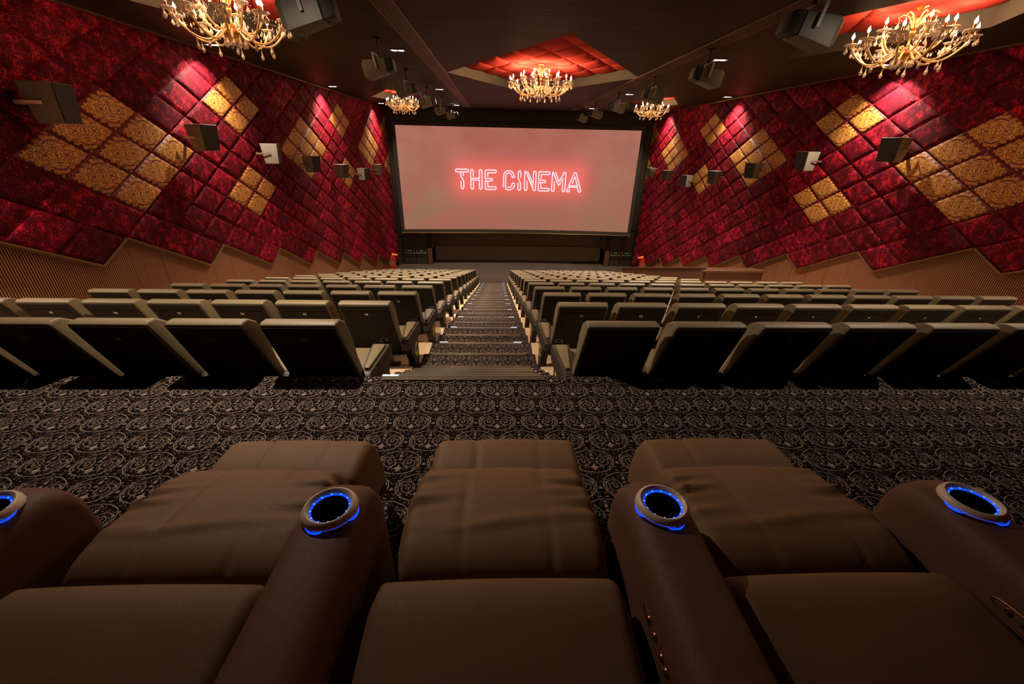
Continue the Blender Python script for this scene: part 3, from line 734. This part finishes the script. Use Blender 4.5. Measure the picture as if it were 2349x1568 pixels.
def rarm(cx, label, plate, lens):
    t = thing('cupholder_console', label, 'armrest', (cx, 0, 0), group='cup holder armrests between the recliners')
    b = MB(); hwx = .088
    path = [(-.45, .61), (.0, .61), (.45, .605), (.70, .60), (.80, .592), (.845, .565), (.862, .52), (.866, .40), (.866, .05)]
    def fn(u, v):
        q = v * (len(path) - 1); i = min(int(q), len(path) - 2); f = q - i
        y = path[i][0] * (1 - f) + path[i + 1][0] * f; z = path[i][1] * (1 - f) + path[i + 1][1] * f
        a = 2 * u - 1; e = abs(a)
        x = math.copysign(hwx * min(1, e / .8), a)
        if i < 5:
            if e > .5: s = min(1, (e - .5) / .3); z -= .045 * (1 - sqrt(max(0, 1 - s * s)))
            if e > .8: z -= (e - .8) / .2 * (z - .03 - .045)
        elif e > .8: y -= (e - .8) / .2 * 1.2; z = max(.03, z)
        return (x, y, z)
    b = MB()
    sec = [(-hwx, .04), (-hwx, .54), (-hwx * .93, .582), (-hwx * .72, .604), (-hwx * .4, .611), (0, .613), (hwx * .4, .611), (hwx * .72, .604), (hwx * .93, .582), (hwx, .54), (hwx, .04)]
    stations = [(-.50, 0, 1), (.60, 0, 1), (.74, 0, 1), (.80, .006, .995), (.84, .022, .98), (.862, .06, .95), (.868, .12, .93)]
    for y, dz, k in stations:
        for x, z in sec: b.v.append((x * k, y, z - (dz if z > .3 else 0)))
    ns = len(sec)
    for i in range(len(stations) - 1):
        for j in range(ns - 1): b.f.append((i * ns + j, i * ns + j + 1, (i + 1) * ns + j + 1, (i + 1) * ns + j))
    b.f.append(tuple(range(ns))); b.f.append(tuple((len(stations) - 1) * ns + j for j in range(ns - 1, -1, -1)))
    link('arm_body', b.mesh('arm_body', M['armleather'], True, angle=50), t)
    h = link('cup_holder', MB().lathe([(.047, .002), (.050, .010), (.057, .0145), (.064, .011), (.068, .003), (.069, -.003), (.047, -.003), (.047, .002)], 48).mesh('cup_ring', M['ringmetal']), t, (0, .735, .616), (radians(-2), 0, 0))
    link('cup_well', MB().lathe([(.0, .0015), (.0435, .0015), (.0445, .003)], 40).mesh('cup_well', M['black']), h)  # flat disc; the shade of the deep well is put into its black colour
    link('inner_glow', MB().lathe([(.0438, .002), (.0448, .0045), (.0468, .006), (.0478, .004), (.0475, .002)], 48).mesh('inner_glow', M['blue']), h)
    hot = MB()
    for k in range(12):
        a = radians(15 + 30 * k); c, s = cos(a), sin(a)
        hot.lathe([(0, .0012), (.0022, 0), (0, -.001)], 6, (.0458 * c, .0458 * s, .0058))
    link('led_dot', hot.mesh('led_dots', M['bluehot']), h)
    for a0 in lens:
        ln = MB()
        def lf(u, v):
            a = radians(a0 + (u - .5) * 46); w = sqrt(max(0, 1 - (2 * u - 1) ** 2)) * .0105
            r = .0655 + (v - .35) * w; return (r * cos(a), r * sin(a), .0085 - .013 * v * w / .010 - (0 if v < .5 else .002))
        ln.quadgrid(lf, 16, 6); link('blue_lens', ln.mesh('blue_lens', M['blue']), h)
    g = MB().tube([(.0675 * cos(radians(a)), .0675 * sin(radians(a)), .001) for a in range(int(min(lens)), int(max(lens)), 5)], .0012, 5)
    link('blue_line', g.mesh('blue_line', M['blue']), h)
    if plate:
        p = link('switch_plate', MB().tube([(-hwx - .001, .47 + .085 * cos(a / 24 * 2 * pi), .505 + .018 * sin(a / 24 * 2 * pi)) for a in range(25)], .0022, 6, False).mesh('switch_plate', M['copper']), t)
        for yy in (.42, .445, .485, .52): link('button', MB().lathe([(0, .004), (.007, .003), (.009, 0)], 14).mesh('button', M['copper']), p, (-hwx - .001, yy, .505), (0, radians(-90), 0))
    return t
rarm(-.42, 'brown leather armrest with blue-lit cup holder, left of the middle recliner', False, (-105, -12))
rarm(.43, 'brown leather armrest with blue-lit cup holder, right of the middle recliner', True, (-80, -168 + 0))
rarm(-1.255, 'brown leather armrest with blue-lit cup holder, at the far left edge', False, (-105, -12))
rarm(1.27, 'brown leather armrest with blue-lit cup holder, at the far right edge', True, (-80, -168))

# ------------------------------------------------------------------ loudspeakers
def wall_speaker(y, z, side, label, turn, w=.205, hgt=.225, d=.19):
    X = XL if side == 'left' else XR; sg = 1 if side == 'left' else -1
    t = thing('wall_speaker', label, 'loudspeaker', (X + sg * .35, y, z), (0, 0, sg * turn), group='loudspeakers on the %s wall' % side)
    # the grille faces the room; the box narrows towards the wall and towards its foot
    b = MB(); k_ = .80
    for s_, z_ in ((k_, -hgt), (1.0, hgt)):
        for px_, py_ in ((-d, -w * .72), (-d, w * .72), (d, w), (d, -w)):
            b.v.append((sg * (px_ * s_ if px_ > 0 else px_ * s_), py_ * s_, z_))
    b.f += [(0, 1, 2, 3), (7, 6, 5, 4), (0, 4, 5, 1), (1, 5, 6, 2), (2, 6, 7, 3), (3, 7, 4, 0)]
    link('cabinet', b.mesh('cabinet', M['spk_mid'], True, .010, 2), t)
    g = MB()
    for s_, z_ in ((k_ + .02, -hgt * .97), (.995, hgt * .97)):
        for yy in (-w * .97 * s_, w * .97 * s_):
            for dd in (-.004, .012): g.v.append((sg * (d * (s_ if z_ > 0 else k_ + .006) + dd), yy, z_))
    g.f += [(1, 3, 7, 5), (0, 4, 6, 2), (0, 1, 5, 4), (2, 6, 7, 3), (4, 5, 7, 6), (0, 2, 3, 1)]
    link('grille', g.mesh('grille', M['grille'], True, .004, 1), t)
    br = MB(); a, c = sorted((-sg * .345 , -sg * .24))
    br.box(a, c, -.03, .03, -.02, .02)
    br.box(min(-sg * .26, -sg * .24), max(-sg * .26, -sg * .24), -w * .90, w * .90, -.02, .02)
    for q in (-1, 1): br.box(min(-sg * .26, sg * .02), max(-sg * .26, sg * .02), q * w * .90 - .003, q * w * .90 + .003, -.02, .02)
    link('bracket', br.mesh('bracket', M['steel'], True, .002, 1), t)
LSP = [(6.05, 1.80), (8.78, 1.45), (11.22, 1.13), (13.45, .80), (15.86, .47), (18.35, .22), (20.6, .28)]
RSP = [(8.80, 1.50), (11.23, 1.21), (13.50, .86), (15.85, .50), (18.2, .20), (20.4, .27), (22.6, .27)]
near = ['nearest the camera', 'second from the camera', 'third from the camera', 'fourth from the camera', 'fifth from the camera', 'sixth from the camera', 'last before the screen']
for i, (y, z) in enumerate(LSP): wall_speaker(y, z, 'left', 'loudspeaker bracketed on the left wall, %s' % near[i], radians((14, -10, 16, -14, -10, -14, 20)[i]))
for i, (y, z) in enumerate(RSP): wall_speaker(y, z, 'right', 'loudspeaker bracketed on the right wall, %s' % near[i], radians((-14, -4, -16, -16, -18, -14, -10)[i]))
def ceil_speaker(x, y, z, side, label):
    sg = 1 if side == 'left' else -1
    t = thing('ceiling_speaker', label, 'loudspeaker', (x, y, z), (radians(0), radians(-sg * 12), 0), group='loudspeakers hung from the ceiling, %s' % side)
    b = MB()
    # trapezoid cabinet lying on its side, horn end toward the room centre
    for X_, hy, hz in ((-.32, .15, .12), (-.25, .19, .165), (.18, .16, .125)):
        for p in ((-hy, -hz), (hy, -hz), (hy, hz), (-hy, hz)): b.v.append((sg * X_, p[0], p[1]))
    for i in range(2):
        for k in range(4): b.f.append((4 * i + k, 4 * i + (k + 1) % 4, 4 * i + 4 + (k + 1) % 4, 4 * i + 4 + k))
    b.f += [(0, 1, 2, 3), (11, 10, 9, 8)]
    link('cabinet', b.mesh('cabinet', M['spk_grey'], True, .012, 2), t)
    f = MB()
    for X_, hy, hz in ((.195, .165, .128), (.32, .135, .105)):
        for p in ((-hy, -hz), (hy, -hz), (hy, hz), (-hy, hz)): f.v.append((sg * X_, p[0], p[1]))
    for k in range(4): f.f.append((k, (k + 1) % 4, 4 + (k + 1) % 4, 4 + k))
    f.f += [(0, 1, 2, 3), (7, 6, 5, 4)]
    link('grille', f.mesh('grille', M['grille'], True, .006, 1), t)
    link('yoke', MB().box(-.04, .0, -.215, -.205, -.02, .25).box(-.04, .0, .205, .215, -.02, .25).box(-.04, .0, -.215, .215, .24, .255).mesh('yoke', M['spk_mid'], True, .002, 1), t)
    t.scale = (.86, .86, .86); L = (ZC - z) / .86 - .25
    p = link('pole', MB().tube([(0, 0, .25), (.0, 0, .25 + L * .3), (0, 0, .25 + L - .01)], [.035, .022, .022], 10).lathe([(.0, 0), (.07, 0), (.07, .02), (0, .02)], 16, (0, 0, .25 + L - .03)).mesh('pole', M['blackmetal']), t)
    p.rotation_euler = (0, radians(sg * 12), 0)
for i, y in enumerate((5.35, 8.75, 12.1, 15.5, 18.9, 22.0)):
    ceil_speaker((-1.98, -2.15, -2.32, -2.35, -2.3, -2.2)[i], y, 2.64, 'left', 'grey loudspeaker hung left of the ceiling slots, %s' % (near[i] if i < 5 else near[6]))
    ceil_speaker((3.38, 3.85, 4.0, 4.0, 4.0, 4.0)[i], y, 2.64, 'right', 'grey loudspeaker hung right of the ceiling slots, %s' % (near[i] if i < 5 else near[6]))

# ------------------------------------------------------------------ chandeliers
def drop_mesh(L):
    return MB().lathe([(0, 0), (.005, -.004), (.006, -.010), (.0035, -.016), (.003, -.03), (.013, -L * .52), (.026, -L * .72), (.016, -L * .93), (0, -L)], 6).mesh('crystal_drop', M['crystal'], False)
me_drop, me_drop2 = drop_mesh(.125), drop_mesh(.17)
me_bob = MB().lathe([(.0, -.012), (.04, -.012), (.076, .0), (.086, .012), (.080, .020), (.04, .006), (0, .004)], 24, scal=.06, k=8).mesh('bobeche', M['crystal'])
me_candle = MB().lathe([(0, 0), (.013, 0), (.013, .085), (.009, .09), (0, .09)], 10).mesh('candle', M['gold'])
me_flame = MB().lathe([(.008, 0), (.018, .018), (.021, .034), (.013, .060), (.004, .086), (0, .10)], 10).mesh('flame_bulb', M['bulb'])
def arm_path(r, z0, zt, dip):
    P = []
    for k in range(13):
        s = k / 12; rr = .05 + (r - .05) * (1 - (1 - s) ** 1.15)
        z = z0 + (zt - z0) * s ** 2.4 - dip * sin(pi * s) ** 1.2 + .06 * math.exp(-((s - .12) / .10) ** 2); P.append((rr, 0, z))
    return P
def chandelier(cx, cy, R, nl, nu_, label, pw):
    t = thing('chandelier', label, 'chandelier', (cx, cy, RZ - .056), group='crystal chandeliers')
    t.scale = (1, 1, .84)
    link('canopy', MB().lathe([(0, 0), (.085, 0), (.08, -.02), (.04, -.035), (.02, -.06), (0, -.06)], 20).mesh('canopy', M['gold']), t)
    link('stem', MB().lathe([(.006, -.05), (.006, -.12), (.016, -.13), (.022, -.16), (.016, -.20), (.013, -.30), (.03, -.34), (.035, -.38), (.016, -.42), (.014, -.55), (.05, -.60), (.075, -.66), (.05, -.70), (.02, -.72)], 16).mesh('stem', M['gold']), t)
    link('bowl', MB().lathe([(.0, -.80), (.05, -.79), (.10, -.75), (.135, -.70), (.14, -.685), (.12, -.68), (.0, -.68)], 24).mesh('bowl', M['gold']), t)
    # curled crown at the top
    for k in range(6):
        a = 2 * pi * k / 6 + .2; c, s = cos(a), sin(a)
        P = [(.03, -.30), (.06, -.20), (.11, -.12), (.17, -.095), (.215, -.13), (.20, -.17)]
        o = link('crown_scroll', MB().tube([(p[0] * c, p[0] * s, p[1]) for p in P], [.008, .010, .011, .010, .008, .005], 7).mesh('crown_scroll', M['brass']), t)
        if k % 1 == 0: link('crystal_drop', me_drop, t, (.20 * c, .20 * s, -.17))
    # bead strands from the crown out to the arms
    bd = MB()
    ups = []
    for ring, (nn, r, z0, zt, dip, ph) in enumerate(((nl, R, -.66, -.50, .17, .1), (nu_, R * .60, -.60, -.36, .08, .45))):
        pth = arm_path(r, z0, zt, dip)
        arm_me = MB().tube(pth, .0145, 8).mesh('arm', M['brass'])
        for k in range(nn):
            a = 2 * pi * (k + ph) / nn; c, s = cos(a), sin(a)
            arm = link('arm', arm_me, t, (0, 0, 0), (0, 0, a))
            link('bobeche', me_bob, arm, (r, 0, zt + .012)); link('candle', me_candle, arm, (r, 0, zt + .012)); link('flame_bulb', me_flame, arm, (r, 0, zt + .104))
            nd = 3 if nl > 12 else 4
            if ring: nd = 2 if nl > 12 else 3
            for q in range(nd):
                b_ = a + 2 * pi * (q + .5) / nd; link('crystal_drop', me_drop, t, (r * c + .062 * cos(b_), r * s + .062 * sin(b_), zt + .008), (0, 0, b_))
            if ring == 0:
                m_ = pth[7]; link('crystal_drop', me_drop2, t, (m_[0] * c, m_[0] * s, m_[2] - .012))
                ups.append((a, r, zt))
            # swags of beads
            for q in range(15):
                w = q / 14; rr = .19 + (r - .19) * w; z = -.17 + (zt + .17) * w - .10 * sin(pi * w)
                if ring == 0 or k % 2 == 0: bd.lathe([(0, .006), (.006, 0), (0, -.006)], 5, (rr * c, rr * s, z))
    for (a, r, z), (a2, _, _) in zip(ups, ups[1:] + ups[:1]):
        for q in range(1, 12):
            w = q / 12; aa = a + ((a2 - a) % (2 * pi)) * w; rr = r * .93
            bd.lathe([(0, .006), (.006, 0), (0, -.006)], 5, (rr * cos(aa), rr * sin(aa), z - .09 * sin(pi * w)))
    link('bead_strand', bd.mesh('bead_strand', M['crystal'], False), t)['kind'] = 'stuff'
    fz = MB(); rnd = random.Random(nl)
    for k in range(150 if nl > 12 else 95):
        a = rnd.uniform(0, 2 * pi); rr = R * rnd.uniform(.2, .95); z = -.50 - .16 * sin(pi * min(1, rr / R)) + rnd.uniform(-.03, .08); L = rnd.uniform(.05, .09)
        fz.lathe([(0, 0), (.004, -.01), (.013, -L * .6), (0, -L)], 5, (rr * cos(a), rr * sin(a), z))
    link('crystal_fringe', fz.mesh('crystal_fringe', M['crystal'], False), t)['kind'] = 'stuff'
    for k in range(10):
        a = 2 * pi * k / 10; link('crystal_drop', me_drop2, t, (.125 * cos(a), .125 * sin(a), -.70))
    link('crystal_drop', me_drop2, t, (0, 0, -.80))
    # the light of the flames: point sources standing on the flame tips
    for k in range(6):
        a = 2 * pi * (k + .5) / 6; l = bpy.data.lights.new('flame_light', 'POINT'); l.energy = pw; l.color = WARM; l.shadow_soft_size = .05
        lo = bpy.data.objects.new('flame_light', l); COL.objects.link(lo); lo.parent = t; lo.location = (R * .7 * cos(a), R * .7 * sin(a), -.22)
chandelier(1.10, 12.4, .80, 16, 8, 'large crystal chandelier in the middle of the ceiling', P_CHAND_C)
chandelier(-3.62, 6.9, .68, 10, 5, 'crystal chandelier at the upper left edge, nearer the camera', P_CHAND)
chandelier(5.92, 6.93, .68, 10, 5, 'crystal chandelier at the upper right edge, nearer the camera', P_CHAND)
chandelier(-3.90, 19.3, .68, 10, 5, 'small far crystal chandelier, left of the screen top', P_CHAND)
chandelier(6.45, 19.3, .68, 10, 5, 'small far crystal chandelier, right of the screen top', P_CHAND)

# ------------------------------------------------------------------ recessed ceiling lamps
def lamp(x, y, aim, power, size, blend, label, grp):
    t = thing('ceiling_spotlight', label, 'spotlight', (x, y, ZC), group=grp)
    link('trim', MB().box(-.15, .15, -.09, -.075, -.014, 0).box(-.15, .15, .075, .09, -.014, 0).box(-.15, -.135, -.075, .075, -.014, 0).box(.135, .15, -.075, .075, -.014, 0).mesh('trim', M['dark'], False), t)
    for sx in (-.066, .066): link('lamp_lens', MB().lathe([(0, -.012), (.052, -.011), (.054, -.002)], 20, (sx, 0, 0)).mesh('lamp_lens', M['lamp']), t)
    l = bpy.data.lights.new('spot', 'SPOT'); l.energy = power; l.color = WARM2; l.spot_size = radians(size); l.spot_blend = blend; l.shadow_soft_size = .04
    lo = bpy.data.objects.new('spot', l); COL.objects.link(lo); lo.parent = t; lo.location = (0, 0, -.02)
    d = Vector(aim); lo.rotation_euler = d.to_track_quat('-Z', 'Y').to_euler()
wh = ['above the view', 'nearest in view', 'halfway to the screen', 'close to the screen']
for i, y in enumerate((3.45, 9.72, 16.0, 22.2)):
    lamp(-5.55, y, (-.18, 0, -1), P_WASH, 112, .7, 'small twin spotlight in the ceiling by the left wall, %s' % wh[i], 'spotlights along the left wall')
    lamp(7.95, y, (.18, 0, -1), P_WASH, 112, .7, 'small twin spotlight in the ceiling by the right wall, %s' % wh[i], 'spotlights along the right wall')
    lamp(-2.0, y, (.22, .25, -1) if i == 0 else (0, 0, -1), P_DOWN * (.34 if i == 0 else 1), 146 if i == 0 else 118, 1.0, 'bright twin spotlight left of the ceiling slots, %s' % wh[i], 'spotlights beside the left ceiling slot')
    lamp(4.5, y, (-.35, .34, -1) if i == 0 else (0, 0, -1), P_DOWN * (.24 if i == 0 else 1), 126 if i == 0 else 118, 1.0, 'bright twin spotlight right of the ceiling slots, %s' % wh[i], 'spotlights beside the right ceiling slot')

# ------------------------------------------------------------------ fire cabinets by the front corners
for nm, X, sg in (('left', WL, 1), ('right', WR, -1)):
    t = thing('fire_cabinet', 'red fire cabinet on the %s wall near the screen' % nm, 'fire cabinet', (X, 22.5, -4.72), group='red fire cabinets')
    a, b = sorted((sg * .002, sg * .34))
    link('cabinet', box(a, b, -.10, .16, -.45, .38).mesh('cabinet', M['red_paint'], True, .01, 2), t)
    d = link('door', box(a + .012, b - .012, -.116, -.101, -.43, .36).mesh('door', M['red_paint'], True, .004, 1), t)
    for xa in (a + .05, a + .19): link('window', box(xa, xa + .10, -.122, -.117, -.10, .22).mesh('window', M['glass_pale'], False), d)
    t = thing('alarm_beacon', 'orange alarm beacon above the %s red fire cabinet' % nm, 'alarm beacon', (X + sg * .22, 22.52, -4.24), group='orange alarm beacons')
    link('cone', MB().lathe([(0, 0), (.10, 0), (.10, .03), (.06, .20), (.05, .24), (0, .24)], 18).mesh('cone', M['orange']), t, (0, 0, 0), (0, radians(90 * sg), 0))
    link('lens', MB().lathe([(0, 0), (.05, 0), (.045, .05), (0, .06)], 16).mesh('lens', M['spk_white']), t, (sg * .24, 0, 0), (0, radians(90 * sg), 0))
